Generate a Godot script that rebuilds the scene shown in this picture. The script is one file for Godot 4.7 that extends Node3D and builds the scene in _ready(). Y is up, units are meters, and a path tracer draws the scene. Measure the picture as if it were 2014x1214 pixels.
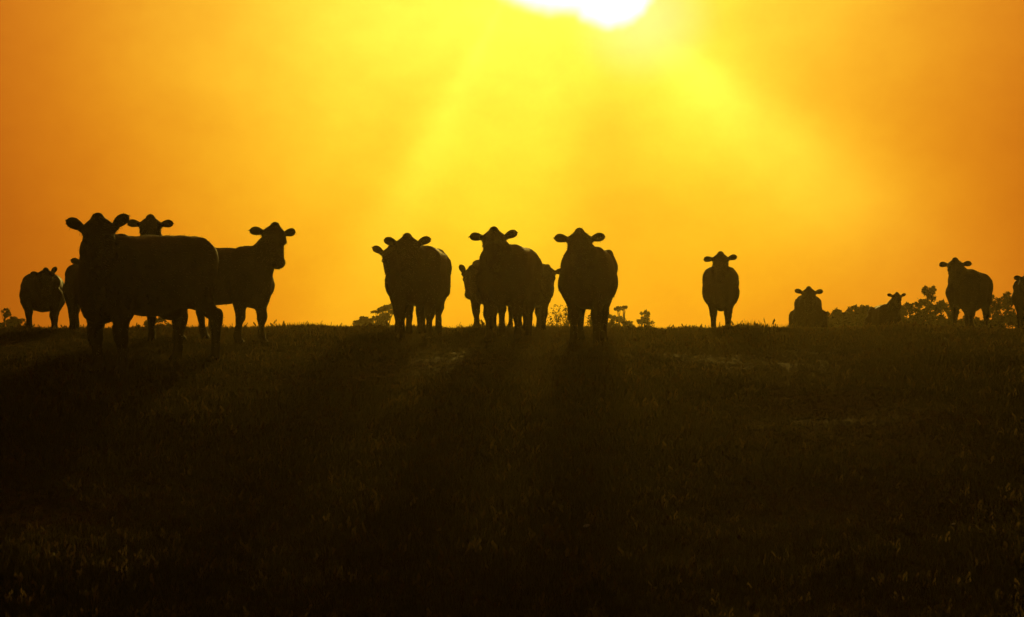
extends Node3D
# Cattle standing on the crest of a pasture, seen against a hazy golden evening sky.

const FOCAL := 3443.0        # photograph pixels per radian-ish of the lens (1214 px high, 20 degrees)
const EYE := 1.2             # height of the camera
const LEVEL := 760.0         # photograph row of the true horizontal

var rng := RandomNumberGenerator.new()
var bump := FastNoiseLite.new()
var patch := FastNoiseLite.new()
var M := {}
var head_v: PackedVector3Array
var head_n: PackedVector3Array
var head_i: PackedInt32Array
var herd := []
var herd_mesh := []
var prof: Curve

func _ready() -> void:
	build_camera()
	build_sky()
	build_sun()
	rng.seed = 11
	bump.seed = 5
	bump.noise_type = FastNoiseLite.TYPE_SIMPLEX
	bump.frequency = 0.22
	bump.fractal_octaves = 3
	patch.seed = 9
	patch.noise_type = FastNoiseLite.TYPE_SIMPLEX
	patch.frequency = 0.16
	patch.fractal_octaves = 2
	materials()
	build_ground()
	build_herd()
	build_trees()
	build_weeds()
	build_grass()
	build_stones()

# ------------------------------------------------------------------ camera, sky, sun

func build_camera() -> void:
	var cam := Camera3D.new()
	cam.name = "camera"
	cam.fov = 20.0
	cam.near = 0.1
	cam.far = 4000.0
	cam.position = Vector3(0, EYE, 0)
	cam.rotation_degrees = Vector3(rad_to_deg((LEVEL - 607.0) / FOCAL), 0, 0)
	cam.current = true
	add_child(cam)

func sky_color(az: float, el: float, mottle: FastNoiseLite) -> Color:
	# az, el in degrees, az to the right of the view axis
	var gx := az - 0.7
	var gy := el - 13.0
	var dirdot := cos(deg_to_rad(el)) * cos(deg_to_rad(13.0)) * cos(deg_to_rad(gx)) + sin(deg_to_rad(el)) * sin(deg_to_rad(13.0))
	var r := rad_to_deg(acos(clampf(dirdot, -1, 1)))
	var g := exp(-pow(r / 11.75, 1.98)) + 0.02 * exp(-r / 25.0)
	# shafts of light through the haze, fanning out from the sun
	var sx := az - 3.0
	var sy := 12.9 - el
	var rs := sqrt(sx * sx + sy * sy)
	var phi := rad_to_deg(atan2(sx, sy))
	var fan := smoothstep(1.5, 5.0, rs) * (1.0 - smoothstep(18.0, 34.0, rs))
	var right := (phi - 49.0) / (14.0 if phi < 49.0 else 9.0)
	var phi2 := rad_to_deg(atan2(az + 0.1, 12.9 - el))
	var left := (phi2 + 27.0) / (5.5 if phi2 < -27.0 else 8.0)
	var bright := (0.36 + 0.10 * smoothstep(6.0, 12.0, rs)) * exp(-right * right) + (0.11 + 0.08 * smoothstep(5.0, 10.0, rs)) * exp(-left * left)
	var ray := bright - 0.25 * exp(-pow((phi - 2.0) / 20.0, 2.0)) * (1.0 - 0.55 * smoothstep(6.5, 10.5, rs)) - 0.07 * exp(-pow((phi2 + 41.0) / 7.0, 2.0)) * smoothstep(4.0, 8.0, rs) - 0.08 * exp(-pow((phi - 70.0) / 9.0, 2.0)) * smoothstep(5.0, 9.0, rs)
	g *= 1.0 + ray * fan
	g *= 1.0 + 0.09 * mottle.get_noise_2d(az * 2.2, el * 3.0) + 0.035 * mottle.get_noise_2d(az * 14.0 + 300.0, el * 20.0) + 0.03 * mottle.get_noise_2d(az * 90.0, el * 90.0 + 500.0)
	g = maxf(g * (1.0 - 0.15 * exp(-maxf(el - 1.5, 0.0) / 3.0)), 0.0)   # thicker air low down
	var red := 1.42 * (1.0 - exp(-0.5 * pow(g / 0.127, 0.66) / 1.1)) if g > 0.0 else 0.0
	var b := 0.05 * pow(g, 1.7) * (0.25 + 0.1 * minf(el, 14.0)) + 0.0004 * minf(el, 14.0)
	b += 0.03 * bright * fan * g
	# the burnt-out patch round the sun, torn by thin cloud
	var wob := 0.35 * mottle.get_noise_2d(az * 9.0, el * 9.0 + 70.0)
	var q1 := Vector2((az - 3.35) / 1.12, (el - 12.75) / 1.05).length() + wob * 0.5
	var q2 := Vector2((az - 1.7) / 1.9, (el - 13.3) / 0.95).length() + wob * 0.5
	var q3 := Vector2((az - 4.3) / 2.2, (el - 12.0) / 1.9).length()
	var white := maxf(1.0 - smoothstep(0.75, 1.35, q1), 1.0 - smoothstep(0.7, 1.4, q2))
	white = maxf(white, 0.16 * (1.0 - smoothstep(0.0, 1.3, q3)))
	g += 0.35 * white
	b += 1.15 * white
	# the dim remainder of the evening sky
	var dusk := 0.5 + 0.5 * exp(-r / 60.0)
	return Color(red + 0.062 * dusk, g * 0.985 + 0.034 * dusk, b + 0.002 * dusk, 1.0)

func build_sky() -> void:
	var mottle := FastNoiseLite.new()
	mottle.seed = 3
	mottle.noise_type = FastNoiseLite.TYPE_SIMPLEX
	mottle.frequency = 0.05
	mottle.fractal_octaves = 3
	var w := 4096
	var h := 2048
	var small := Image.create_empty(512, 256, false, Image.FORMAT_RGBAF)
	for y in 256:
		var el := 90.0 - (y + 0.5) / 256.0 * 180.0
		for x in 512:
			var az := wrapf((x + 0.5) / 512.0 * 360.0, -180.0, 180.0)   # column 0 looks along -Z
			small.set_pixel(x, y, sky_color(az, maxf(el, 0.0), mottle) if el > -2.0 else Color(0.03, 0.018, 0.006))
	small.resize(w, h, Image.INTERPOLATE_BILINEAR)
	# the same sky, finer, over the western quarter
	var half := int(32.0 / 360.0 * w)
	var y0 := int((90.0 - 30.0) / 180.0 * h)
	var y1 := int(90.0 / 180.0 * h)
	for y in range(y0, y1):
		var el := 90.0 - (y + 0.5) / h * 180.0
		for x in range(-half, half):
			var az := (x + 0.5) / w * 360.0
			small.set_pixel(posmod(x, w), y, sky_color(az, el, mottle))
	var mat := PanoramaSkyMaterial.new()
	mat.panorama = ImageTexture.create_from_image(small)
	var sky := Sky.new()
	sky.sky_material = mat
	var env := Environment.new()
	env.background_mode = Environment.BG_SKY
	env.sky = sky
	env.tonemap_mode = Environment.TONE_MAPPER_LINEAR
	env.tonemap_exposure = 1.0
	env.sdfgi_enabled = true
	env.ssao_enabled = true
	env.ssil_enabled = true
	# dusty evening air, scattering forwards towards the camera
	env.volumetric_fog_enabled = true
	env.volumetric_fog_density = 0.0005
	env.volumetric_fog_albedo = Color(1.0, 0.9, 0.6)
	env.volumetric_fog_anisotropy = 0.8
	var we := WorldEnvironment.new()
	we.name = "evening_air"
	we.environment = env
	add_child(we)

func build_sun() -> void:
	var sun := DirectionalLight3D.new()
	sun.name = "sun"
	sun.light_color = Color(1.0, 0.83, 0.36)
	sun.light_energy = 0.6
	sun.light_angular_distance = 3.0
	sun.shadow_enabled = true
	add_child(sun)
	var az := deg_to_rad(3.0)
	var el := deg_to_rad(13.2)
	var to_sun := Vector3(sin(az) * cos(el), sin(el), -cos(az) * cos(el))
	sun.basis = Basis.looking_at(-to_sun, Vector3.UP)

# ------------------------------------------------------------------ helpers

func noise_tex(freq: float, lo: Color, hi: Color, sd: int, size := 512, oct := 4) -> NoiseTexture2D:
	var n := FastNoiseLite.new()
	n.seed = sd
	n.noise_type = FastNoiseLite.TYPE_SIMPLEX
	n.frequency = freq
	n.fractal_octaves = oct
	var t := NoiseTexture2D.new()
	t.width = size
	t.height = size
	t.seamless = true
	t.noise = n
	var gr := Gradient.new()
	gr.set_color(0, lo)
	gr.set_color(1, hi)
	t.color_ramp = gr
	return t

func lin(r: float, g: float, b: float) -> Color:
	return Color(r, g, b).linear_to_srgb()

func mat(called: String, color: Color, rough := 0.9) -> StandardMaterial3D:
	var m := StandardMaterial3D.new()
	m.resource_name = called
	m.albedo_color = color
	m.roughness = rough
	m.metallic_specular = 0.3
	return m

func materials() -> void:
	var g := mat("soil", Color.WHITE, 0.95)
	g.albedo_texture = noise_tex(0.02, lin(0.045, 0.034, 0.018), lin(0.085, 0.062, 0.03), 21)
	g.uv1_triplanar = true
	g.uv1_world_triplanar = true
	g.uv1_scale = Vector3(0.35, 0.35, 0.35)
	M.soil = g
	var hides := [[0.022, 0.017, 0.012], [0.03, 0.02, 0.013], [0.04, 0.024, 0.014]]
	for i in 3:
		var c: Array = hides[i]
		var k := mat("hide", Color.WHITE, 0.7)
		k.albedo_texture = noise_tex(0.03, lin(c[0] * 0.7, c[1] * 0.7, c[2] * 0.7), lin(c[0] * 1.5, c[1] * 1.5, c[2] * 1.5), 31 + i, 256)
		k.uv1_triplanar = true
		k.uv1_scale = Vector3(1.4, 1.4, 1.4)
		M["hide%d" % i] = k
		var hr := mat("hair", lin(c[0], c[1], c[2]), 0.45)
		hr.backlight_enabled = true
		hr.backlight = lin(c[0], c[1], c[2])
		M["hair%d" % i] = hr
	for a in [["grass", 0.078, 0.062, 0.022], ["straw", 0.13, 0.09, 0.036], ["leaf", 0.05, 0.055, 0.018], ["leaf_dry", 0.085, 0.06, 0.022]]:
		var m := mat(a[0], lin(a[1], a[2], a[3]), 0.85)
		m.backlight_enabled = true
		m.backlight = lin(a[1] * 0.45, a[2] * 0.42, a[3] * 0.4)
		M[a[0]] = m
	M.bark = mat("bark", lin(0.06, 0.042, 0.028), 0.95)
	M.stone = mat("stone", lin(0.42, 0.38, 0.3), 0.85)

func tag(o: Node, label: String, category: String, group := "", kind := "") -> void:
	o.set_meta("label", label)
	o.set_meta("category", category)
	if group:
		o.set_meta("group", group)
	if kind:
		o.set_meta("kind", kind)

var used := {}
func numbered(called: String) -> String:
	if not used.has(called):
		used[called] = 0
		return called
	used[called] += 1
	return "%s_%03d" % [called, used[called]]

# height of the hillside against distance from the camera
const KNOTS := [[-400.0, -4.0], [-30.0, -1.2], [0.0, -0.75], [5.0, -0.68], [8.0, -0.52], [10.5, -0.22], [12.0, 0.05], [14.0, 0.42], [16.0, 0.80], [18.0, 1.17], [19.3, 1.38], [20.5, 1.54], [22.6, 1.725], [25.0, 1.885], [30.0, 2.13], [34.0, 2.265], [38.0, 2.35], [45.0, 2.35], [60.0, 1.95], [80.0, 1.2], [120.0, 0.0], [300.0, -6.0], [900.0, -20.0]]

func profile(d: float) -> float:
	var n := KNOTS.size()
	if d <= KNOTS[0][0]:
		return KNOTS[0][1]
	if d >= KNOTS[n - 1][0]:
		return KNOTS[n - 1][1]
	var i := 0
	while d > KNOTS[i + 1][0]:
		i += 1
	var x0: float = KNOTS[i][0]
	var x1: float = KNOTS[i + 1][0]
	var y0: float = KNOTS[i][1]
	var y1: float = KNOTS[i + 1][1]
	var m0 := (y1 - y0) / (x1 - x0)
	var m1 := m0
	if i > 0:
		m0 = (y1 - KNOTS[i - 1][1]) / (x1 - KNOTS[i - 1][0])
	if i < n - 2:
		m1 = (KNOTS[i + 2][1] - y0) / (KNOTS[i + 2][0] - x0)
	var t := (d - x0) / (x1 - x0)
	var w := x1 - x0
	return (2 * t * t * t - 3 * t * t + 1) * y0 + (t * t * t - 2 * t * t + t) * w * m0 + (-2 * t * t * t + 3 * t * t) * y1 + (t * t * t - t * t) * w * m1

func land(x: float, z: float) -> float:
	return profile(-z) + 0.045 * bump.get_noise_2d(x, z) + 0.012 * bump.get_noise_2d(x * 5.0, z * 5.0)

func side(px: float, d: float) -> float:
	return (px - 1007.0) / FOCAL * d

func commit(called: String, v: PackedVector3Array, n: PackedVector3Array, ix: PackedInt32Array, m: Material, parent: Node) -> MeshInstance3D:
	var a := []
	a.resize(Mesh.ARRAY_MAX)
	a[Mesh.ARRAY_VERTEX] = v
	a[Mesh.ARRAY_NORMAL] = n
	a[Mesh.ARRAY_INDEX] = ix
	var mesh := ArrayMesh.new()
	mesh.add_surface_from_arrays(Mesh.PRIMITIVE_TRIANGLES, a)
	mesh.surface_set_material(0, m)
	var o := MeshInstance3D.new()
	o.name = called
	o.mesh = mesh
	parent.add_child(o, true)
	return o

# ------------------------------------------------------------------ ground

func spread(lo: float, hi: float, step: float, far_lo: float, far_hi: float) -> PackedFloat32Array:
	var out := PackedFloat32Array()
	var v := lo
	var left := []
	var s := step
	while v > far_lo:
		s *= 1.25
		v -= s
		left.append(maxf(v, far_lo))
	left.reverse()
	for q in left:
		out.append(q)
	v = lo
	while v <= hi:
		out.append(v)
		v += step
	s = step
	while v < far_hi:
		out.append(v)
		s *= 1.25
		v += s
	out.append(far_hi)
	return out

func build_ground() -> void:
	var xs := spread(-20.0, 20.0, 0.2, -800.0, 800.0)
	var zs := spread(-50.0, -4.0, 0.2, -800.0, 300.0)
	var v := PackedVector3Array()
	var n := PackedVector3Array()
	var ix := PackedInt32Array()
	for z in zs:
		for x in xs:
			v.append(Vector3(x, land(x, z), z))
			n.append(Vector3(land(x - 0.1, z) - land(x + 0.1, z), 0.2, land(x, z - 0.1) - land(x, z + 0.1)).normalized())
	var w := xs.size()
	for j in zs.size() - 1:
		for i in w - 1:
			var a := j * w + i
			ix.append_array(PackedInt32Array([a, a + 1, a + w, a + 1, a + w + 1, a + w]))
	var o := commit("ground", v, n, ix, M.soil, self)
	tag(o, "dark grazed pasture slope rising to a crest under the cattle", "ground", "", "structure")

# ------------------------------------------------------------------ cattle

class Field:
	var lo: Vector3
	var cell: float
	var nx: int
	var ny: int
	var nz: int
	var f: PackedFloat32Array
	var v := PackedVector3Array()
	var n := PackedVector3Array()
	var ix := PackedInt32Array()

	func _init(from: Vector3, to: Vector3, c: float) -> void:
		lo = from
		cell = c
		nx = int((to.x - from.x) / c) + 2
		ny = int((to.y - from.y) / c) + 2
		nz = int((to.z - from.z) / c) + 2
		f.resize(nx * ny * nz)
		f.fill(1.0)

	func capsule(a: Vector3, b: Vector3, ra: float, rb: float, k: float) -> void:
		var m := maxf(ra, rb) + k + cell * 2.0
		var i0 := maxi(0, int((minf(a.x, b.x) - m - lo.x) / cell))
		var i1 := mini(nx - 1, int((maxf(a.x, b.x) + m - lo.x) / cell) + 1)
		var j0 := maxi(0, int((minf(a.y, b.y) - m - lo.y) / cell))
		var j1 := mini(ny - 1, int((maxf(a.y, b.y) + m - lo.y) / cell) + 1)
		var k0 := maxi(0, int((minf(a.z, b.z) - m - lo.z) / cell))
		var k1 := mini(nz - 1, int((maxf(a.z, b.z) + m - lo.z) / cell) + 1)
		var ba := b - a
		var inv := 1.0 / maxf(ba.length_squared(), 1e-9)
		for kk in range(k0, k1 + 1):
			for j in range(j0, j1 + 1):
				var at := (kk * ny + j) * nx + i0
				var p := Vector3(lo.x + i0 * cell, lo.y + j * cell, lo.z + kk * cell) - a
				for i in range(i0, i1 + 1):
					var t := clampf(p.dot(ba) * inv, 0.0, 1.0)
					var d := (p - ba * t).length() - ra - (rb - ra) * t
					var e := f[at]
					var h := k - absf(e - d)
					f[at] = minf(e, d) - (h * h * 0.25 / k if h > 0.0 else 0.0)
					p.x += cell
					at += 1

	func egg(c: Vector3, r: Vector3, k: float, tilt := 0.0) -> void:
		var big := maxf(r.y, r.z) if tilt != 0.0 else 0.0
		var m := Vector3(r.x, maxf(r.y, big), maxf(r.z, big)) + Vector3.ONE * (k + cell * 2.0)
		var i0 := maxi(0, int((c.x - m.x - lo.x) / cell))
		var i1 := mini(nx - 1, int((c.x + m.x - lo.x) / cell) + 1)
		var j0 := maxi(0, int((c.y - m.y - lo.y) / cell))
		var j1 := mini(ny - 1, int((c.y + m.y - lo.y) / cell) + 1)
		var k0 := maxi(0, int((c.z - m.z - lo.z) / cell))
		var k1 := mini(nz - 1, int((c.z + m.z - lo.z) / cell) + 1)
		var ir := Vector3(1.0 / r.x, 1.0 / r.y, 1.0 / r.z)
		var ct := cos(tilt)
		var s := sin(tilt)
		for kk in range(k0, k1 + 1):
			for j in range(j0, j1 + 1):
				var at := (kk * ny + j) * nx + i0
				var p := Vector3(lo.x + i0 * cell, lo.y + j * cell, lo.z + kk * cell) - c
				p = Vector3(p.x, p.y * ct + p.z * s, p.z * ct - p.y * s)
				for i in range(i0, i1 + 1):
					var q := p * ir
					var k_0 := q.length()
					var k_1 := (q * ir).length()
					var d := k_0 * (k_0 - 1.0) / k_1 if k_1 > 1e-5 else -0.2
					var e := f[at]
					var h := k - absf(e - d)
					f[at] = minf(e, d) - (h * h * 0.25 / k if h > 0.0 else 0.0)
					p.x += cell
					at += 1

	func net() -> void:
		var id := PackedInt32Array()
		id.resize(f.size())
		id.fill(-1)
		var dx := [0, 1, 0, 1, 0, 1, 0, 1]
		var dy := [0, 0, 1, 1, 0, 0, 1, 1]
		var dz := [0, 0, 0, 0, 1, 1, 1, 1]
		var off := PackedInt32Array()
		for c in 8:
			off.append((dz[c] * ny + dy[c]) * nx + dx[c])
		var edges := [[0, 1], [2, 3], [4, 5], [6, 7], [0, 2], [1, 3], [4, 6], [5, 7], [0, 4], [1, 5], [2, 6], [3, 7]]
		var far := cell * 2.6
		for k in nz - 1:
			for j in ny - 1:
				var at := (k * ny + j) * nx
				for i in nx - 1:
					var f0 := f[at]
					if f0 < far and f0 > -far:
						var neg := 0
						for c in 8:
							if f[at + off[c]] < 0.0:
								neg += 1
						if neg > 0 and neg < 8:
							var sum := Vector3.ZERO
							var cnt := 0
							for e in edges:
								var a: int = e[0]
								var b: int = e[1]
								var fa := f[at + off[a]]
								var fb := f[at + off[b]]
								if (fa < 0.0) != (fb < 0.0):
									var t := fa / (fa - fb)
									sum += Vector3(dx[a] + (dx[b] - dx[a]) * t, dy[a] + (dy[b] - dy[a]) * t, dz[a] + (dz[b] - dz[a]) * t)
									cnt += 1
							id[at] = v.size()
							v.append(lo + (Vector3(i, j, k) + sum / cnt) * cell)
							var g := Vector3.ZERO
							for c in 8:
								g += f[at + off[c]] * Vector3(dx[c] * 2 - 1, dy[c] * 2 - 1, dz[c] * 2 - 1)
							n.append(g.normalized())
					at += 1
		var step := [1, nx, nx * ny]
		for k in range(1, nz - 1):
			for j in range(1, ny - 1):
				var at := (k * ny + j) * nx + 1
				for i in range(1, nx - 1):
					var f0 := f[at]
					if f0 < far and f0 > -far:
						for ax in 3:
							if (f0 < 0.0) != (f[at + step[ax]] < 0.0):
								var s1: int = step[(ax + 1) % 3]
								var s2: int = step[(ax + 2) % 3]
								var a := id[at]
								var b := id[at - s1]
								var c := id[at - s1 - s2]
								var d := id[at - s2]
								if a >= 0 and b >= 0 and c >= 0 and d >= 0:
									if f0 < 0.0:
										ix.append_array(PackedInt32Array([a, c, b, a, d, c]))
									else:
										ix.append_array(PackedInt32Array([a, b, c, a, c, d]))
					at += 1

	func tube(pts: Array, radii: Array, sides: int) -> void:
		var first := v.size()
		for i in pts.size():
			var dir: Vector3 = (pts[mini(i + 1, pts.size() - 1)] - pts[maxi(i - 1, 0)]).normalized()
			var u := dir.cross(Vector3.RIGHT if absf(dir.x) < 0.8 else Vector3.UP).normalized()
			var w := dir.cross(u)
			for s in sides:
				var an := TAU * s / sides
				var o := u * cos(an) + w * sin(an)
				v.append(pts[i] + o * radii[i])
				n.append(o)
		for i in pts.size() - 1:
			for s in sides:
				var a := first + i * sides + s
				var b := first + i * sides + (s + 1) % sides
				ix.append_array(PackedInt32Array([a, b, a + sides, b, b + sides, a + sides]))

	func add(pv: PackedVector3Array, pn: PackedVector3Array, pi: PackedInt32Array, t: Transform3D) -> void:
		var first := v.size()
		v.append_array(t * pv)
		for q in pn:
			n.append((t.basis * q).normalized())
		for q in pi:
			ix.append(q + first)

# head: origin between the ears, nose towards +Z
func make_head() -> void:
	var F := Field.new(Vector3(-0.24, -0.46, -0.22), Vector3(0.24, 0.29, 0.50), 0.011)
	F.egg(Vector3(0, -0.005, 0.03), Vector3(0.138, 0.115, 0.135), 0.03)
	F.egg(Vector3(0, 0.035, 0.0), Vector3(0.135, 0.085, 0.10), 0.05)
	F.capsule(Vector3(0, 0.035, 0.0), Vector3(0, 0.128, 0.0), 0.122, 0.058, 0.04)
	F.capsule(Vector3(0, -0.045, 0.09), Vector3(0, -0.235, 0.27), 0.103, 0.074, 0.05)
	F.egg(Vector3(0, -0.262, 0.285), Vector3(0.088, 0.068, 0.062), 0.04, 0.7)
	F.capsule(Vector3(0, -0.12, 0.0), Vector3(0, -0.29, 0.225), 0.085, 0.05, 0.06)
	for s in [-1.0, 1.0]:
		F.egg(Vector3(s * 0.112, -0.035, 0.10), Vector3(0.03, 0.03, 0.035), 0.03)
		F.capsule(Vector3(s * 0.085, 0.025, 0.085), Vector3(s * 0.098, 0.0, 0.12), 0.025, 0.02, 0.03)
		F.capsule(Vector3(s * 0.075, -0.11, 0.02), Vector3(s * 0.06, -0.2, 0.1), 0.055, 0.045, 0.05)
		F.egg(Vector3(s * 0.045, -0.245, 0.33), Vector3(0.026, 0.03, 0.022), 0.025)
		F.capsule(Vector3(s * 0.09, 0.02, -0.02), Vector3(s * 0.155, 0.035, -0.025), 0.045, 0.028, 0.03)
	F.net()
	head_v = F.v
	head_n = F.n
	head_i = F.ix

# a cupped leaf-shaped ear running along +X from its root, opening towards +Z
func ear(F: Field, t: Transform3D, length: float, width: float) -> void:
	var pv := PackedVector3Array()
	var pn := PackedVector3Array()
	var pi := PackedInt32Array()
	var rows := 12
	var cols := 8
	for face in 2:
		var first := pv.size()
		for i in rows + 1:
			var u := float(i) / rows
			var half := width * 0.5 * (0.22 + 0.78 * sin(PI * minf(u * 0.62 + 0.06, 1.0))) * sqrt(maxf(0.0, 1.0 - pow(maxf(0.0, (u - 0.45) / 0.55), 2.6)))
			for j in cols + 1:
				var s := float(j) / cols * 2.0 - 1.0
				var cup := (s * s - 0.45) * half * (0.75 - 0.35 * u)
				var thick := (0.009 * (1.0 - s * s) + 0.003) * (1.0 if face == 0 else -1.0)
				pv.append(Vector3(u * length, s * half + 0.012 * sin(u * PI), cup + thick))
				pn.append(Vector3(0, -1.2 * s, 1).normalized() * (1.0 if face == 0 else -1.0))
		for i in rows:
			for j in cols:
				var a := first + i * (cols + 1) + j
				var b := a + cols + 1
				if face == 0:
					pi.append_array(PackedInt32Array([a, a + 1, b, a + 1, b + 1, b]))
				else:
					pi.append_array(PackedInt32Array([a, b, a + 1, a + 1, b, b + 1]))
	# close the rim between the two faces
	var per := (rows + 1) * (cols + 1)
	for i in rows:
		for j in [0, cols]:
			var a := i * (cols + 1) + int(j)
			var b := a + cols + 1
			pi.append_array(PackedInt32Array([a, b, a + per, b, b + per, a + per]))
	F.add(pv, pn, pi, t)

func heading(deg: float) -> Vector3:
	return Vector3(sin(deg_to_rad(deg)), 0, cos(deg_to_rad(deg)))

func make_cow(index: int) -> void:
	var c: Dictionary = herd[index]
	var s: float = c.s
	var girth: float = c.get("girth", 1.0)
	var lying: bool = c.get("lying", false)
	var yaw: float = c.yaw
	var F := Field.new(Vector3(-0.62, -0.14, -1.12), Vector3(0.62, 1.62, 1.2), 0.022)
	var drop := 0.42 if lying else 0.0
	var up := Vector3(0, -drop, 0)
	# trunk
	var box: float = c.get("box", 0.5)
	var tuck: float = c.get("tuck", 0.0)
	F.egg(Vector3(0, 0.885 + tuck * 0.5, -0.10) + up, Vector3(0.37 * girth, 0.40 - tuck * 0.5, 0.62), 0.10)
	F.egg(Vector3(0, 0.785 + tuck, -0.16) + up, Vector3(0.385 * girth, 0.305, 0.46), 0.10)
	for q in [-1.0, 1.0]:
		F.capsule(Vector3(q * (0.12 + 0.06 * box) * girth, 1.06 + 0.03 * box, 0.34) + up, Vector3(q * (0.15 + 0.04 * box) * girth, 1.05 + 0.04 * box, -0.62) + up, 0.13 + 0.05 * box, 0.12 + 0.06 * box, 0.10)
	F.egg(Vector3(0, 0.90, 0.40) + up, Vector3(0.275, 0.375, 0.30), 0.10)
	F.egg(Vector3(0, 0.975, -0.58) + up, Vector3(0.28, 0.295, 0.28), 0.09)
	F.egg(Vector3(0, 0.69, 0.55) + up, Vector3(0.15, 0.21, 0.18), 0.12)
	F.capsule(Vector3(0, 1.235, 0.40) + up, Vector3(0, 1.225, -0.40) + up, 0.06, 0.055, 0.07)
	F.capsule(Vector3(0, 1.215, -0.40) + up, Vector3(0, 1.215, -0.80) + up, 0.06, 0.055, 0.06)
	for q in [-1.0, 1.0]:
		F.capsule(Vector3(q * 0.15, 1.185, 0.34) + up, Vector3(q * 0.215, 0.78, 0.46) + up, 0.09, 0.13, 0.10)
		F.capsule(Vector3(q * 0.245, 1.195, -0.42) + up, Vector3(q * 0.22, 1.10, -0.56) + up, 0.06, 0.10, 0.06)
		F.capsule(Vector3(q * 0.10, 1.08, -0.82) + up, Vector3(q * 0.16, 0.86, -0.72) + up, 0.08, 0.12, 0.10)
	# feet stand on the slope: local height of the land under each
	var base: Vector3 = c.base
	var lift := c.lift as Array
	if not lying:
		var sh := c.get("step", [0.0, 0.0, 0.0, 0.0]) as Array
		var stance: float = c.get("stance", 1.0)
		for q in 2:
			var x := -stance if q == 0 else stance
			var dz: float = sh[q]
			var g: float = lift[q]
			F.capsule(Vector3(x * 0.20, 0.82, 0.44), Vector3(x * 0.185, 0.62, 0.42 + dz * 0.25), 0.15, 0.11, 0.08)
			F.capsule(Vector3(x * 0.185, 0.62, 0.42 + dz * 0.25), Vector3(x * 0.175, 0.37 + g * 0.5, 0.455 + dz * 0.6), 0.10, 0.064, 0.05)
			F.capsule(Vector3(x * 0.175, 0.39 + g * 0.5, 0.46 + dz * 0.6), Vector3(x * 0.175, 0.33 + g * 0.5, 0.455 + dz * 0.65), 0.062, 0.058, 0.04)
			F.capsule(Vector3(x * 0.175, 0.34 + g * 0.5, 0.45 + dz * 0.65), Vector3(x * 0.172, 0.12 + g, 0.44 + dz), 0.050, 0.044, 0.03)
			F.capsule(Vector3(x * 0.172, 0.12 + g, 0.44 + dz), Vector3(x * 0.172, 0.035 + g, 0.475 + dz), 0.044, 0.055, 0.03)
			F.egg(Vector3(x * 0.172, 0.03 + g, 0.485 + dz), Vector3(0.055, 0.045, 0.07), 0.03)
		for q in 2:
			var x := -stance if q == 0 else stance
			var dz: float = sh[q + 2]
			var g: float = lift[q + 2]
			F.capsule(Vector3(x * 0.20, 0.98, -0.60), Vector3(x * 0.225, 0.70, -0.46 + dz * 0.3), 0.185, 0.135, 0.09)
			F.capsule(Vector3(x * 0.225, 0.70, -0.47 + dz * 0.3), Vector3(x * 0.19, 0.46 + g * 0.4, -0.73 + dz * 0.7), 0.125, 0.066, 0.07)
			F.capsule(Vector3(x * 0.19, 0.49 + g * 0.4, -0.76 + dz * 0.7), Vector3(x * 0.188, 0.40 + g * 0.4, -0.735 + dz * 0.75), 0.05, 0.055, 0.05)
			F.capsule(Vector3(x * 0.188, 0.42 + g * 0.4, -0.735 + dz * 0.75), Vector3(x * 0.18, 0.13 + g, -0.68 + dz), 0.052, 0.042, 0.03)
			F.capsule(Vector3(x * 0.18, 0.13 + g, -0.68 + dz), Vector3(x * 0.18, 0.035 + g, -0.645 + dz), 0.045, 0.055, 0.03)
			F.egg(Vector3(x * 0.18, 0.03 + g, -0.635 + dz), Vector3(0.055, 0.045, 0.07), 0.03)
		F.egg(Vector3(0, 0.55, -0.40), Vector3(0.12, 0.10, 0.14), 0.08)
	else:
		F.egg(Vector3(0, 0.30, -0.15), Vector3(0.38 * girth, 0.30, 0.62), 0.14)
		for x in [-1.0, 1.0]:
			F.capsule(Vector3(x * 0.21, 0.34, 0.44), Vector3(x * 0.25, 0.12, 0.62), 0.13, 0.075, 0.07)
			F.capsule(Vector3(x * 0.25, 0.11, 0.64), Vector3(x * 0.17, 0.06, 0.36), 0.06, 0.045, 0.04)
			F.capsule(Vector3(x * 0.27, 0.38, -0.52), Vector3(x * 0.34, 0.20, -0.22), 0.19, 0.11, 0.09)
			F.capsule(Vector3(x * 0.34, 0.18, -0.22), Vector3(x * 0.37, 0.09, -0.62), 0.09, 0.055, 0.05)
			F.capsule(Vector3(x * 0.37, 0.08, -0.62), Vector3(x * 0.38, 0.05, -0.36), 0.05, 0.045, 0.04)
	# neck and head
	var ny: float = c.get("neck", 0.0) - yaw
	var ne := deg_to_rad(c.get("rise", 48.0))
	var nl: float = c.get("reach", 0.50)
	var nk: float = c.get("nk", 0.84)
	var root := Vector3(0, 1.04, 0.48) + up
	var poll := root + (heading(ny) * cos(ne) + Vector3.UP * sin(ne)) * nl
	var bend := root.lerp(poll, 0.5) + heading(0.0) * 0.06
	F.capsule(root + Vector3(0, -0.04, -0.06), bend, 0.26 * nk, 0.215 * nk, 0.12)
	F.capsule(bend, poll + Vector3(0, -0.045, -0.03), 0.215 * nk, 0.145 * (0.4 + 0.6 * nk), 0.07)
	F.capsule(root + Vector3(0, -0.25, 0.08), poll.lerp(root, 0.25) + Vector3(0, -0.12, 0), 0.10, 0.08, 0.10)
	F.capsule(Vector3(0, 1.24, 0.42) + up, Vector3(0, 1.265, 0.22) + up, 0.05, 0.05, 0.06)
	# loose skin under the neck
	F.capsule(root.lerp(poll, 0.65) + Vector3(0, -0.2, 0.04), Vector3(0, 0.60, 0.62) + up, 0.05, 0.075, 0.08)
	F.net()
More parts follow.
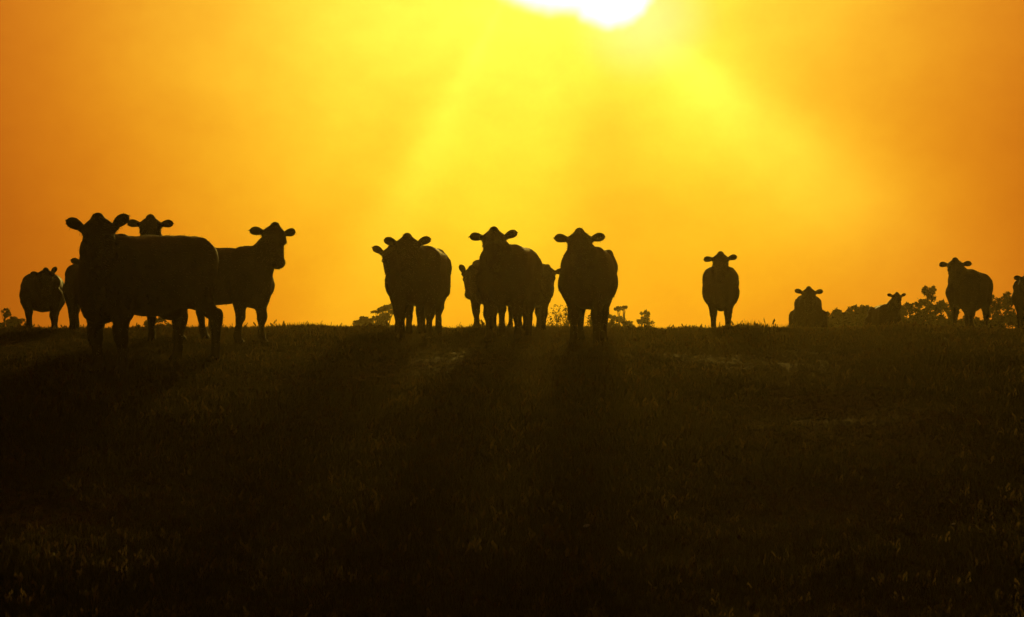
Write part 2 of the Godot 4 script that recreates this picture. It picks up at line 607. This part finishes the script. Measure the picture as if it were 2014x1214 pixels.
	lumps(F, index)
	var hs: float = c.get("hs", 1.08)
	var hy: float = c.get("face", 0.0) - yaw
	var hb := Basis.from_euler(Vector3(deg_to_rad(c.get("nod", 18.0)), deg_to_rad(hy), deg_to_rad(c.get("tip", 0.0)))) * Basis.from_scale(Vector3.ONE * hs)
	var ht := Transform3D(hb, poll)
	F.add(head_v, head_n, head_i, ht)
	var el: Array = c.get("ears", [4.0, 4.0])
	for q in 2:
		# 0 is the ear on the picture's left of a cow that faces the camera
		var rollz := deg_to_rad(el[q])
		var eb := Basis.from_euler(Vector3(0, deg_to_rad(12.0), rollz))
		var et := Transform3D(eb, Vector3(0.118, 0.034, -0.02))
		if q == 0:
			et = Transform3D(Basis.from_scale(Vector3(-1, 1, 1)), Vector3.ZERO) * et
		ear(F, ht * et, c.get("ear", 0.19), 0.112)
	# tail
	var tx: float = c.get("tail", 0.17)
	if not lying:
		F.tube([Vector3(0, 1.22, -0.78), Vector3(0, 1.21, -0.87), Vector3(tx * 0.3, 1.10, -0.935), Vector3(tx * 0.6, 0.85, -0.95), Vector3(tx * 0.9, 0.58, -0.94), Vector3(tx, 0.48, -0.94), Vector3(tx, 0.36, -0.935), Vector3(tx * 1.02, 0.24, -0.93)], [0.05, 0.045, 0.032, 0.022, 0.018, 0.035, 0.045, 0.004], 8)
	herd_mesh[index] = [F.v, F.n, F.ix, coat(F, index)]

# muscle and loose hide: the field is pushed in and out a little
func lumps(F: Field, index: int) -> void:
	var nz := FastNoiseLite.new()
	nz.seed = 100 + index
	nz.noise_type = FastNoiseLite.TYPE_SIMPLEX
	nz.frequency = 4.0
	nz.fractal_octaves = 3
	for i in F.v.size():
		F.v[i] += F.n[i] * 0.014 * nz.get_noise_3dv(F.v[i])

# short hair lying back over the hide, one fine blade each
func coat(F: Field, index: int) -> Array:
	var r := RandomNumberGenerator.new()
	r.seed = 500 + index
	var v := PackedVector3Array()
	var n := PackedVector3Array()
	var ix := PackedInt32Array()
	for i in F.v.size():
		if r.randf() > 0.30 or F.v[i].y < 0.15:
			continue
		var p := F.v[i] + Vector3(r.randf_range(-0.01, 0.01), r.randf_range(-0.01, 0.01), r.randf_range(-0.01, 0.01)) - F.n[i] * 0.004
		var lay := Vector3(r.randfn() * 0.35, -0.55, -0.45 + r.randfn() * 0.35)
		var dir := (F.n[i] * 0.75 + lay).normalized()
		var w := dir.cross(F.n[i] + Vector3(0.01, 0.02, 0.03)).normalized() * 0.003
		var long := r.randf_range(0.012, 0.030) * (1.3 if F.v[i].y > 1.1 else 1.0)
		var f := v.size()
		v.append_array(PackedVector3Array([p - w, p + w, p + dir * long]))
		n.append_array(PackedVector3Array([F.n[i], F.n[i], F.n[i]]))
		ix.append_array(PackedInt32Array([f, f + 1, f + 2]))
	return [v, n, ix]

func build_herd() -> void:
	make_head()
	herd = [
		{"px": 286.0, "d": 19.3, "yaw": -46.0, "s": 1.13, "box": 1.0, "neck": 0.0, "rise": 40.0, "reach": 0.46, "face": -2.0, "hs": 1.04, "ears": [26, 32], "ear": 0.185, "step": [0.0, 0.0, 0.04, -0.12], "tail": 0.03, "tuck": 0.05, "nk": 0.62, "hide": 0, "label": "large black cow standing broadside, head turned, another head showing above its back"},
		{"px": 321.0, "d": 23.4, "yaw": 0.0, "s": 0.9, "neck": -48.0, "rise": 66.0, "reach": 0.66, "face": 0.0, "ears": [2, 4], "nk": 0.7, "hide": 0, "label": "black cow behind the broadside cow, only head and a leg showing"},
		{"px": 442.0, "d": 23.0, "yaw": 47.0, "s": 0.97, "neck": 55.0, "rise": 56.0, "reach": 0.5, "face": 20.0, "ears": [2, 8], "step": [-0.06, 0.05, 0.0, 0.1], "tuck": 0.06, "nk": 0.8, "hide": 1, "label": "black cow in three-quarter view, head turned, standing at the broadside cow's rump"},
		{"px": 81.0, "d": 30.0, "yaw": -2.0, "s": 0.79, "girth": 1.22, "box": 1.0, "neck": 14.0, "rise": 26.0, "reach": 0.40, "face": 2.0, "nod": 24.0, "ears": [-4, 62], "ear": 0.18, "step": [-0.1, 0.06, 0.0, 0.05], "stance": 1.5, "hide": 0, "label": "small round black cow standing apart with low head and one ear raised"},
		{"px": 170.0, "d": 28.0, "yaw": -4.0, "s": 0.87, "girth": 1.08, "box": 1.0, "neck": 10.0, "rise": 28.0, "reach": 0.42, "face": 2.0, "ears": [16, 10], "stance": 1.3, "hide": 0, "label": "black cow half hidden behind the broadside cow's chest, one ear showing"},
		{"px": 824.0, "d": 24.6, "yaw": -6.0, "s": 1.0, "girth": 1.0, "box": 1.0, "neck": -16.0, "rise": 32.0, "reach": 0.44, "face": -2.0, "ears": [14, 18], "step": [0.0, 0.1, 0.05, 0.0], "stance": 1.15, "hide": 1, "label": "heavy black cow facing forward with a second cow's ear beside its cheek"},
		{"px": 806.0, "d": 27.2, "yaw": -2.0, "s": 0.99, "neck": -34.0, "rise": 22.0, "reach": 0.48, "face": -4.0, "ears": [26, 4], "stance": 1.0, "hide": 1, "label": "black cow behind the heavy cow, its ear and shoulder showing"},
		{"px": 1000.0, "d": 24.0, "yaw": -9.0, "s": 0.99, "box": 1.0, "neck": -18.0, "rise": 40.0, "reach": 0.46, "face": 0.0, "ears": [2, 18], "step": [0.05, -0.05, 0.0, 0.1], "girth": 0.84, "stance": 1.1, "hide": 2, "label": "tall brownish black cow facing forward between two smaller cattle"},
		{"px": 967.0, "d": 30.0, "yaw": -15.0, "s": 0.94, "box": 0.3, "neck": -27.0, "rise": -8.0, "reach": 0.48, "face": -8.0, "nod": 10.0, "ears": [62, 20], "ear": 0.18, "step": [-0.05, 0.05, 0.0, 0.0], "girth": 0.9, "hide": 2, "label": "smaller black cow with lowered head and raised ear beside the tall cow"},
		{"px": 1047.0, "d": 29.0, "yaw": 5.0, "s": 0.88, "neck": 30.0, "rise": 4.0, "reach": 0.44, "face": 6.0, "ears": [4, 4], "hide": 2, "label": "young black cow peering out behind the tall cow's flank"},
		{"px": 1157.0, "d": 23.0, "yaw": -5.0, "s": 0.99, "girth": 0.97, "box": 0.35, "neck": -10.0, "rise": 40.0, "reach": 0.44, "face": -2.0, "ears": [4, 8], "step": [0.05, -0.03, 0.1, 0.0], "stance": 0.85, "hide": 1, "label": "wide-bellied black cow facing squarely forward, standing clear of the others"},
		{"px": 1418.0, "d": 29.6, "yaw": -1.0, "s": 0.85, "girth": 0.92, "box": 1.0, "neck": 2.0, "rise": 50.0, "reach": 0.44, "face": 2.0, "ears": [-6, 10], "step": [0.03, -0.03, 0.06, 0.0], "nk": 0.78, "stance": 0.8, "hide": 1, "label": "lone barrel-shaped black cow facing forward on the open crest"},
		{"px": 1590.0, "d": 39.0, "yaw": 0.0, "s": 0.95, "girth": 0.72, "box": 0.7, "lying": true, "neck": 4.0, "rise": 40.0, "reach": 0.40, "face": 0.0, "ears": [14, 6], "hide": 1, "label": "black cow lying down facing forward in front of the bush row"},
		{"px": 1741.0, "d": 38.5, "yaw": 18.0, "s": 0.76, "girth": 0.74, "box": 0.4, "lying": true, "neck": 50.0, "rise": 60.0, "reach": 0.5, "face": 10.0, "hs": 0.9, "ears": [18, 22], "hide": 2, "label": "black calf lying down against the dark bushes, head up"},
		{"px": 1906.0, "d": 36.6, "yaw": -13.0, "s": 1.0, "box": 1.0, "neck": -24.0, "rise": 38.0, "reach": 0.46, "face": -2.0, "ears": [0, 4], "step": [0.0, 0.06, 0.05, -0.05], "girth": 0.88, "hide": 1, "label": "black cow standing three-quarter on between the tall tree and round bush"},
		{"px": 2027.0, "d": 36.0, "yaw": -6.0, "s": 0.87, "box": 0.8, "neck": 4.0, "rise": 22.0, "reach": 0.42, "face": 4.0, "ears": [4, 6], "hide": 0, "label": "black cow beside the round bush, the last of the herd past the tall tree"},
	]
	herd_mesh.resize(herd.size())
	for c in herd:
		# headings are written as seen from the photographer's place: 0 looks at him
		var look := -rad_to_deg(atan((c.px - 1007.0) / FOCAL))
		c.yaw += look
		c.neck = c.get("neck", 0.0) + look
		c.face = c.get("face", 0.0) + look
		var x := side(c.px, c.d)
		var z: float = -c.d
		var y := land(x, z)
		c.base = Vector3(x, y, z)
		var sh := c.get("step", [0.0, 0.0, 0.0, 0.0]) as Array
		var turn := Basis(Vector3.UP, deg_to_rad(c.yaw))
		# the trunk follows the slope it stands on, each foot the land under it
		var ahead: Vector3 = c.base + turn * Vector3(0, 0, 0.5)
		var behind: Vector3 = c.base - turn * Vector3(0, 0, 0.6)
		c.pitch = 0.85 * atan((land(behind.x, behind.z) - land(ahead.x, ahead.z)) / 1.1)
		turn = turn * Basis(Vector3.RIGHT, c.pitch)
		c.turn = turn
		c.lift = []
		for q in 4:
			var p: Vector3 = Vector3((-0.172 if q % 2 == 0 else 0.172) * c.get("stance", 1.0), 0, (0.47 if q < 2 else -0.65) + sh[q]) * c.s
			p = turn * p + c.base
			c.lift.append(clampf((land(p.x, p.z) - p.y) / c.s, -0.12, 0.12))
	var job := WorkerThreadPool.add_group_task(make_cow, herd.size())
	WorkerThreadPool.wait_for_group_task_completion(job)
	for i in herd.size():
		var c: Dictionary = herd[i]
		var a: Array = herd_mesh[i]
		var o := commit(numbered("cow"), a[0], a[1], a[2], M["hide%d" % c.hide], self)
		o.transform = Transform3D(c.turn * Basis.from_scale(Vector3.ONE * c.s), c.base)
		tag(o, c.label, "cow", "cattle on the crest of the pasture")
		var hair := commit("hair", a[3][0], a[3][1], a[3][2], M["hair%d" % c.hide], o)
		hair.set_meta("kind", "stuff")

# ------------------------------------------------------------------ trees, bushes, weeds, grass

func limb(F: Field, a: Vector3, b: Vector3, ra: float, rb: float, bow: Vector3) -> void:
	F.tube([a, a.lerp(b, 0.35) + bow * 0.7, a.lerp(b, 0.7) + bow, b], [ra, lerpf(ra, rb, 0.35), lerpf(ra, rb, 0.7), rb], 6)

func leaves(v: PackedVector3Array, n: PackedVector3Array, ix: PackedInt32Array, c: Vector3, r: Vector3, count: int, size: float) -> void:
	for i in count:
		var p := Vector3(rng.randfn(), rng.randfn(), rng.randfn()).normalized() * pow(rng.randf(), 0.5)
		var at := c + p * r
		var nn := Vector3(rng.randfn(), rng.randfn() + 0.5, rng.randfn()).normalized()
		var u := nn.cross(Vector3(rng.randfn(), rng.randfn(), rng.randfn())).normalized()
		var w := nn.cross(u)
		var s := size * rng.randf_range(0.6, 1.3)
		var f := v.size()
		v.append_array(PackedVector3Array([at - u * s, at + w * s * 0.42 + nn * s * 0.12, at + u * s, at - w * s * 0.42 + nn * s * 0.12]))
		n.append_array(PackedVector3Array([nn, nn, nn, nn]))
		ix.append_array(PackedInt32Array([f, f + 1, f + 2, f, f + 2, f + 3]))

# blobs: [x, y, rx, ry] of each clump in metres from the foot of the plant
func plant(called: String, label: String, category: String, group: String, px: float, d: float, blobs: Array, density: float, leaf: float, m: Material, trunks := 1, open := false) -> void:
	var x := side(px, d)
	var o := Node3D.new()
	o.name = numbered(called)
	add_child(o)
	o.position = Vector3(x, land(x, -d) - 0.03, -d)
	tag(o, label, category, group)
	var F := Field.new(Vector3.ZERO, Vector3.ONE * 0.1, 0.1)
	var top := 0.0
	for b in blobs:
		top = maxf(top, b[1])
	var v := PackedVector3Array()
	var n := PackedVector3Array()
	var ix := PackedInt32Array()
	for t in trunks:
		var lean := 0.0 if trunks == 1 else (t - (trunks - 1) * 0.5) * 0.25
		var r := 0.035 * top / trunks + 0.015
		limb(F, Vector3(lean * 0.2, -0.15, 0), Vector3(lean, top * 0.5, rng.randf_range(-0.1, 0.1)), r * 1.4, r * 0.8, Vector3(rng.randf_range(-0.06, 0.06), 0, 0))
	for b in blobs:
		var c := Vector3(b[0], b[1], rng.randf_range(-0.3, 0.3) * b[2])
		var from := Vector3(c.x * 0.25, minf(c.y * 0.75, top * 0.5), 0)
		limb(F, from, c, 0.016 * top, 0.012, Vector3(rng.randf_range(-0.05, 0.05), 0.04, 0))
		for k in 5:
			var tip := c + Vector3(rng.randf_range(-0.9, 0.9) * b[2], rng.randf_range(-0.3, 0.95) * b[3], rng.randf_range(-0.7, 0.7) * b[2])
			limb(F, c.lerp(from, 0.3), tip, 0.012, 0.004, Vector3(0, 0.03, 0))
		var rad := Vector3(b[2], b[3], b[2])
		if open:
			leaves(v, n, ix, c, rad, int(density * 900.0 * b[2]), leaf)
		else:
			# uneven sub-clumps with gaps between them
			for k in 14:
				var p := Vector3(rng.randfn(), rng.randfn(), rng.randfn()).normalized() * pow(rng.randf(), 0.4) * 0.92
				leaves(v, n, ix, c + p * rad, Vector3(rad.x, lerpf(rad.y, rad.x, 0.3), rad.z) * rng.randf_range(0.14, 0.42), int(density * 130.0 * maxf(b[2], 0.2)), leaf)
	commit("trunk" if category == "tree" else "stems", F.v, F.n, F.ix, M.bark, o)
	commit("crown" if category == "tree" else "foliage", v, n, ix, m, o)

func top_at(py: float, d: float, px: float) -> float:
	# height above the land of something whose top shows at row py
	return EYE + d * (LEVEL - py) / FOCAL - land(side(px, d), -d)

func build_trees() -> void:
	var far := "trees beyond the crest"
	var low := "bushes beyond the crest"
	var h := top_at(600, 70, 0)
	var tufts := []
	for k in 24:
		var u := rng.randf_range(-1.0, 1.0)
		tufts.append([u * 0.85, h * (0.58 + rng.randf() * 0.36 * sqrt(1.0 - 0.8 * u * u)), rng.randf_range(0.2, 0.4), rng.randf_range(0.12, 0.24)])
	plant("round_tree", "small round tree beyond the crest next to the small round cow", "tree", far, -1, 70, tufts, 0.9, 0.055, M.leaf)
	h = top_at(620, 60, 305)
	plant("low_bush", "low bush seen under the broadside cow's belly", "bush", low, 312, 60, [[-0.5, h * 0.7, 0.35, 0.35], [0.0, h * 0.8, 0.4, 0.35], [0.45, h * 0.78, 0.4, 0.35], [0.1, h * 0.4, 0.8, 0.5]], 0.9, 0.07, M.leaf, 3)
	h = top_at(589, 80, 745)
	var boughs := []
	for k in 30:
		var u := rng.randf()
		boughs.append([lerpf(-1.0, 0.75, u) + rng.randf_range(-0.1, 0.1), h * (0.67 + rng.randf() * minf(0.04 + 0.42 * u, 0.30)), rng.randf_range(0.2, 0.4), rng.randf_range(0.06, 0.13)])
	plant("spreading_tree", "low spreading ragged tree beside the heavy cow", "tree", far, 745, 80, boughs, 0.9, 0.055, M.leaf)
	h = top_at(592, 62, 1105)
	plant("sparse_shrub", "sparse twiggy shrub between the young cow and the wide-bellied cow", "bush", low, 1103, 62, [[-0.15, h * 0.8, 0.4, 0.38], [0.25, h * 0.68, 0.35, 0.4], [-0.3, h * 0.6, 0.35, 0.35], [0.3, h * 0.85, 0.25, 0.25], [0.1, h * 0.45, 0.55, 0.4]], 0.75, 0.04, M.leaf_dry, 6, true)
	h = top_at(600, 76, 1212)
	plant("clumped_tree", "thin tree with separate leaf clumps next to the wide-bellied cow", "tree", far, 1218, 76, [[-0.02, h * 0.955, 0.2, 0.12], [0.24, h * 0.98, 0.14, 0.07], [-0.36, h * 0.85, 0.26, 0.1], [0.0, h * 0.82, 0.3, 0.12], [0.38, h * 0.78, 0.26, 0.11], [0.2, h * 0.69, 0.26, 0.11], [-0.2, h * 0.73, 0.2, 0.1]], 1.3, 0.05, M.leaf)
	h = top_at(628, 50, 1205)
	plant("low_bush", "low dense bush under the thin clumped tree", "bush", low, 1196, 50, [[-0.3, h * 0.74, 0.45, 0.4], [0.2, h * 0.70, 0.45, 0.36], [0.6, h * 0.58, 0.4, 0.26], [0.2, h * 0.35, 0.8, 0.4]], 1.0, 0.055, M.leaf, 3)
	h = top_at(609, 76, 1268)
	plant("young_tree", "young upright tree standing alone on the skyline", "tree", far, 1268, 76, [[0.0, h * 0.93, 0.27, 0.22], [0.12, h * 0.82, 0.28, 0.24], [-0.1, h * 0.72, 0.26, 0.22], [0.18, h * 0.62, 0.24, 0.2], [-0.16, h * 0.86, 0.2, 0.14], [-0.05, h * 0.55, 0.3, 0.2]], 1.1, 0.055, M.leaf)
	var row := [[1648, 606, "bush with leafy sprigs beside the lying cow"], [1678, 599, "rounded bush in the middle of the bush row"], [1708, 598, "bush joining the calf's rump"], [1790, 596, "bush between the calf and the tall tree"], [1852, 588, "dark bush between the tall tree and the three-quarter cow"]]
	for r in row:
		h = top_at(r[1], 56, r[0])
		plant("hedge_bush", r[2], "bush", low, r[0], 56, [[rng.randf_range(-0.4, -0.2), h * 0.82, 0.32, 0.22], [rng.randf_range(-0.1, 0.1), h * rng.randf_range(0.86, 0.92), 0.32, 0.2], [rng.randf_range(0.2, 0.4), h * 0.78, 0.34, 0.24], [0.0, h * 0.58, 0.6, 0.4], [-0.2, h * 0.62, 0.5, 0.35], [0.1, h * 0.3, 0.7, 0.4]], 1.0, 0.055, M.leaf, 3)
	for r in [[1628, 618, "knee-high scrub at the lying cow's flank"], [1738, 612, "knee-high scrub behind the lying calf"], [1776, 606, "knee-high scrub at the calf's head"], [1822, 622, "knee-high scrub at the foot of the tall tree"], [1930, 615, "knee-high scrub behind the three-quarter cow's legs"], [1990, 610, "knee-high scrub at the foot of the round bush"], [1885, 618, "knee-high scrub beneath the three-quarter cow's chest"]]:
		h = top_at(r[1], 54, r[0])
		plant("scrub", r[2], "bush", low, r[0], 54, [[-0.35, h * 0.72, 0.42, 0.3], [0.1, h * 0.78, 0.42, 0.3], [0.4, h * 0.7, 0.4, 0.3], [0.0, h * 0.4, 0.8, 0.4]], 1.0, 0.055, M.leaf, 3)
	h = top_at(558, 62, 1826)
	plant("tall_tree", "tallest tree on the skyline, open crown with gaps", "tree", far, 1826, 62, [[0.02, h * 0.93, 0.28, 0.24], [0.0, h * 0.80, 0.42, 0.24], [0.26, h * 0.68, 0.3, 0.22], [-0.28, h * 0.66, 0.3, 0.2], [-0.25, h * 0.52, 0.34, 0.22], [0.38, h * 0.52, 0.28, 0.2], [-0.34, h * 0.76, 0.18, 0.12], [0.2, h * 0.93, 0.14, 0.18]], 0.8, 0.06, M.leaf)
	h = top_at(568, 58, 1968)
	plant("round_bush", "large round bush between the two standing cattle at the ridge's end", "bush", low, 1970, 58, [[-0.2, h * 0.82, 0.4, 0.32], [0.22, h * 0.86, 0.4, 0.28], [-0.3, h * 0.55, 0.42, 0.38], [0.3, h * 0.55, 0.44, 0.4], [0.0, h * 0.7, 0.5, 0.36], [0.0, h * 0.35, 0.7, 0.4]], 0.8, 0.06, M.leaf, 4)

func stalks(v: PackedVector3Array, n: PackedVector3Array, ix: PackedInt32Array, count: int, tall: float, girth: float, wide: float, heads: bool) -> void:
	for i in count:
		var an := rng.randf() * TAU
		var out := Vector3(cos(an), 0, sin(an))
		var p := out * rng.randf() * wide * 0.4
		var hgt := tall * rng.randf_range(0.55, 1.1)
		var lean := rng.randf_range(0.1, 0.7)
		var across := Vector3(-out.z, 0, out.x).rotated(Vector3.UP, rng.randf_range(-0.8, 0.8))
		var f := v.size()
		for k in 4:
			var u := k / 3.0
			var c := p + Vector3(0, hgt * u * (1.0 - 0.25 * u * lean), 0) + out * hgt * lean * 0.6 * u * u
			var w := girth * (1.0 - 0.85 * u)
			v.append(c - across * w)
			v.append(c + across * w)
			var nn := (out * -0.3 + Vector3.UP * 0.5 + across.cross(Vector3.UP) * 0.8).normalized()
			n.append(nn)
			n.append(nn)
			if k:
				var b := f + k * 2
				ix.append_array(PackedInt32Array([b - 2, b - 1, b, b - 1, b + 1, b]))
		if heads:
			var c := v[v.size() - 1]
			for k in 5:
				var q := c + Vector3(rng.randf_range(-0.012, 0.012), -k * 0.012, rng.randf_range(-0.012, 0.012))
				var g := v.size()
				v.append_array(PackedVector3Array([q - across * 0.007, q + Vector3(0, 0.016, 0), q + across * 0.007, q - Vector3(0, 0.012, 0)]))
				n.append_array(PackedVector3Array([Vector3.BACK, Vector3.BACK, Vector3.BACK, Vector3.BACK]))
				ix.append_array(PackedInt32Array([g, g + 1, g + 2, g, g + 2, g + 3]))

func build_weeds() -> void:
	# taller clumps standing against the sky, and dry stems near the camera
	var spots := [[1455, 33.5, 0.22, 26, "close to the lone barrel-shaped cow's feet"], [1478, 33.0, 0.26, 34, "tallest of the row past the lone barrel-shaped cow"], [1500, 33.6, 0.20, 26, "last of the row past the lone barrel-shaped cow"], [1545, 35.0, 0.22, 26, "before the lying cow's shoulder"], [1562, 36.0, 0.26, 24, "touching the lying cow"], [902, 32.5, 0.20, 9, "thin, between the heavy cow and the low-headed cow"], [720, 33.0, 0.20, 14, "at the spreading tree"], [1240, 33.2, 0.14, 14, "between the clumped tree and the young tree"], [655, 33.0, 0.1, 12, "alone on the bare crest before the spreading tree"], [1372, 32.5, 0.13, 14, "short, one step from the lone barrel-shaped cow"], [128, 31.5, 0.10, 12, "between the small round cow and the broadside cow"], [1090, 32.0, 0.14, 10, "under the sparse twiggy shrub"]]
	for sp in spots:
		var x := side(sp[0], sp[1])
		weed("weed_clump", "clump of weeds on the crest, " + sp[4], "weeds on the crest", x, -sp[1], sp[2], sp[3], 0.006, 0.32 if sp[3] > 20 else 0.03, false)
	for sp in [[215, 11.6], [160, 11.3], [300, 11.2], [395, 11.35], [420, 11.5], [545, 11.9], [625, 11.25], [690, 11.3], [705, 11.4], [470, 11.6], [235, 12.6], [180, 12.4], [940, 11.5], [1180, 11.4], [1555, 11.9], [1690, 11.5], [1350, 11.7], [1800, 11.4], [60, 11.8], [860, 12.2]]:
		weed("dry_weed", "dry seeding weed standing in the dark foreground grass", "dry weeds in the foreground grass", side(sp[0], sp[1]), -sp[1], rng.randf_range(0.10, 0.17), 3, 0.004, 0.08, true)

func weed(called: String, label: String, group: String, x: float, z: float, tall: float, count: int, girth: float, wide: float, heads: bool) -> void:
	var v := PackedVector3Array()
	var n := PackedVector3Array()
	var ix := PackedInt32Array()
	stalks(v, n, ix, count, tall, girth, wide, heads)
	var o := commit(numbered(called), v, n, ix, M.straw if heads else M.grass, self)
	o.position = Vector3(x, land(x, z) - 0.01, z)
	tag(o, label, "weed", group)

func build_grass() -> void:
	var root := Node3D.new()
	root.name = "grass"
	add_child(root)
	tag(root, "short dry pasture grass covering the whole slope", "grass", "", "stuff")
	var kinds := [[M.grass, 0.055, 18, 0.0035, false], [M.grass, 0.07, 14, 0.0035, false], [M.straw, 0.06, 12, 0.003, false], [M.straw, 0.11, 3, 0.002, true]]
	var places := [[], [], [], []]
	var count := 0
	while count < 300000:
		# even over the visible wedge of hillside
		var d := 8.5 + 37.5 * pow(rng.randf(), 1.25)
		var x := rng.randf_range(-1.0, 1.0) * (d * 0.36 + 2.0)
		var p := patch.get_noise_2d(x, d)
		count += 1
		var q := rng.randf()
		var k := 0 if q < 0.45 else 1 if q < 0.66 else 2 if q < 0.965 else 3
		var s := rng.randf_range(0.55, 1.15) * (1.0 + 0.45 * p) * (1.0 + (1.1 * maxf(0.0, patch.get_noise_2d(x * 3.0 + 90.0, d)) if d > 28.0 else 0.0))
		var b := Basis(Vector3.UP, rng.randf() * TAU).scaled(Vector3(s * 1.15, s, s * 1.15))
		places[k].append(Transform3D(b, Vector3(x, land(x, -d) - 0.008, -d)))
	for k in 4:
		var v := PackedVector3Array()
		var n := PackedVector3Array()
		var ix := PackedInt32Array()
		stalks(v, n, ix, kinds[k][2], kinds[k][1], kinds[k][3], 0.22, kinds[k][4])
		var a := []
		a.resize(Mesh.ARRAY_MAX)
		a[Mesh.ARRAY_VERTEX] = v
		a[Mesh.ARRAY_NORMAL] = n
		a[Mesh.ARRAY_INDEX] = ix
		var mesh := ArrayMesh.new()
		mesh.add_surface_from_arrays(Mesh.PRIMITIVE_TRIANGLES, a)
		mesh.surface_set_material(0, kinds[k][0])
		var mm := MultiMesh.new()
		mm.transform_format = MultiMesh.TRANSFORM_3D
		mm.mesh = mesh
		mm.instance_count = places[k].size()
		for i in places[k].size():
			mm.set_instance_transform(i, places[k][i])
		var o := MultiMeshInstance3D.new()
		o.name = "grass_tufts"
		o.multimesh = mm
		o.set_meta("kind", "stuff")
		root.add_child(o, true)

func build_stones() -> void:
	for a in [[1153, 12.6, 0.022, "flat pale stone chip lying in the foreground grass"], [1872, 12.7, 0.014, "tiny rounded pale pebble lying in the foreground grass"]]:
		var sm := SphereMesh.new()
		sm.radius = a[2]
		sm.height = a[2] * 1.1
		sm.radial_segments = 9
		sm.rings = 5
		sm.material = M.stone
		var o := MeshInstance3D.new()
		o.name = numbered("pebble")
		o.mesh = sm
		var x := side(a[0], a[1])
		o.position = Vector3(x, land(x, -a[1]) + 0.05, -a[1])
		o.rotation_degrees = Vector3(8, 30, 14)
		o.scale = Vector3(1.3, 0.7, 0.9)
		add_child(o)
		tag(o, a[3], "pebble")
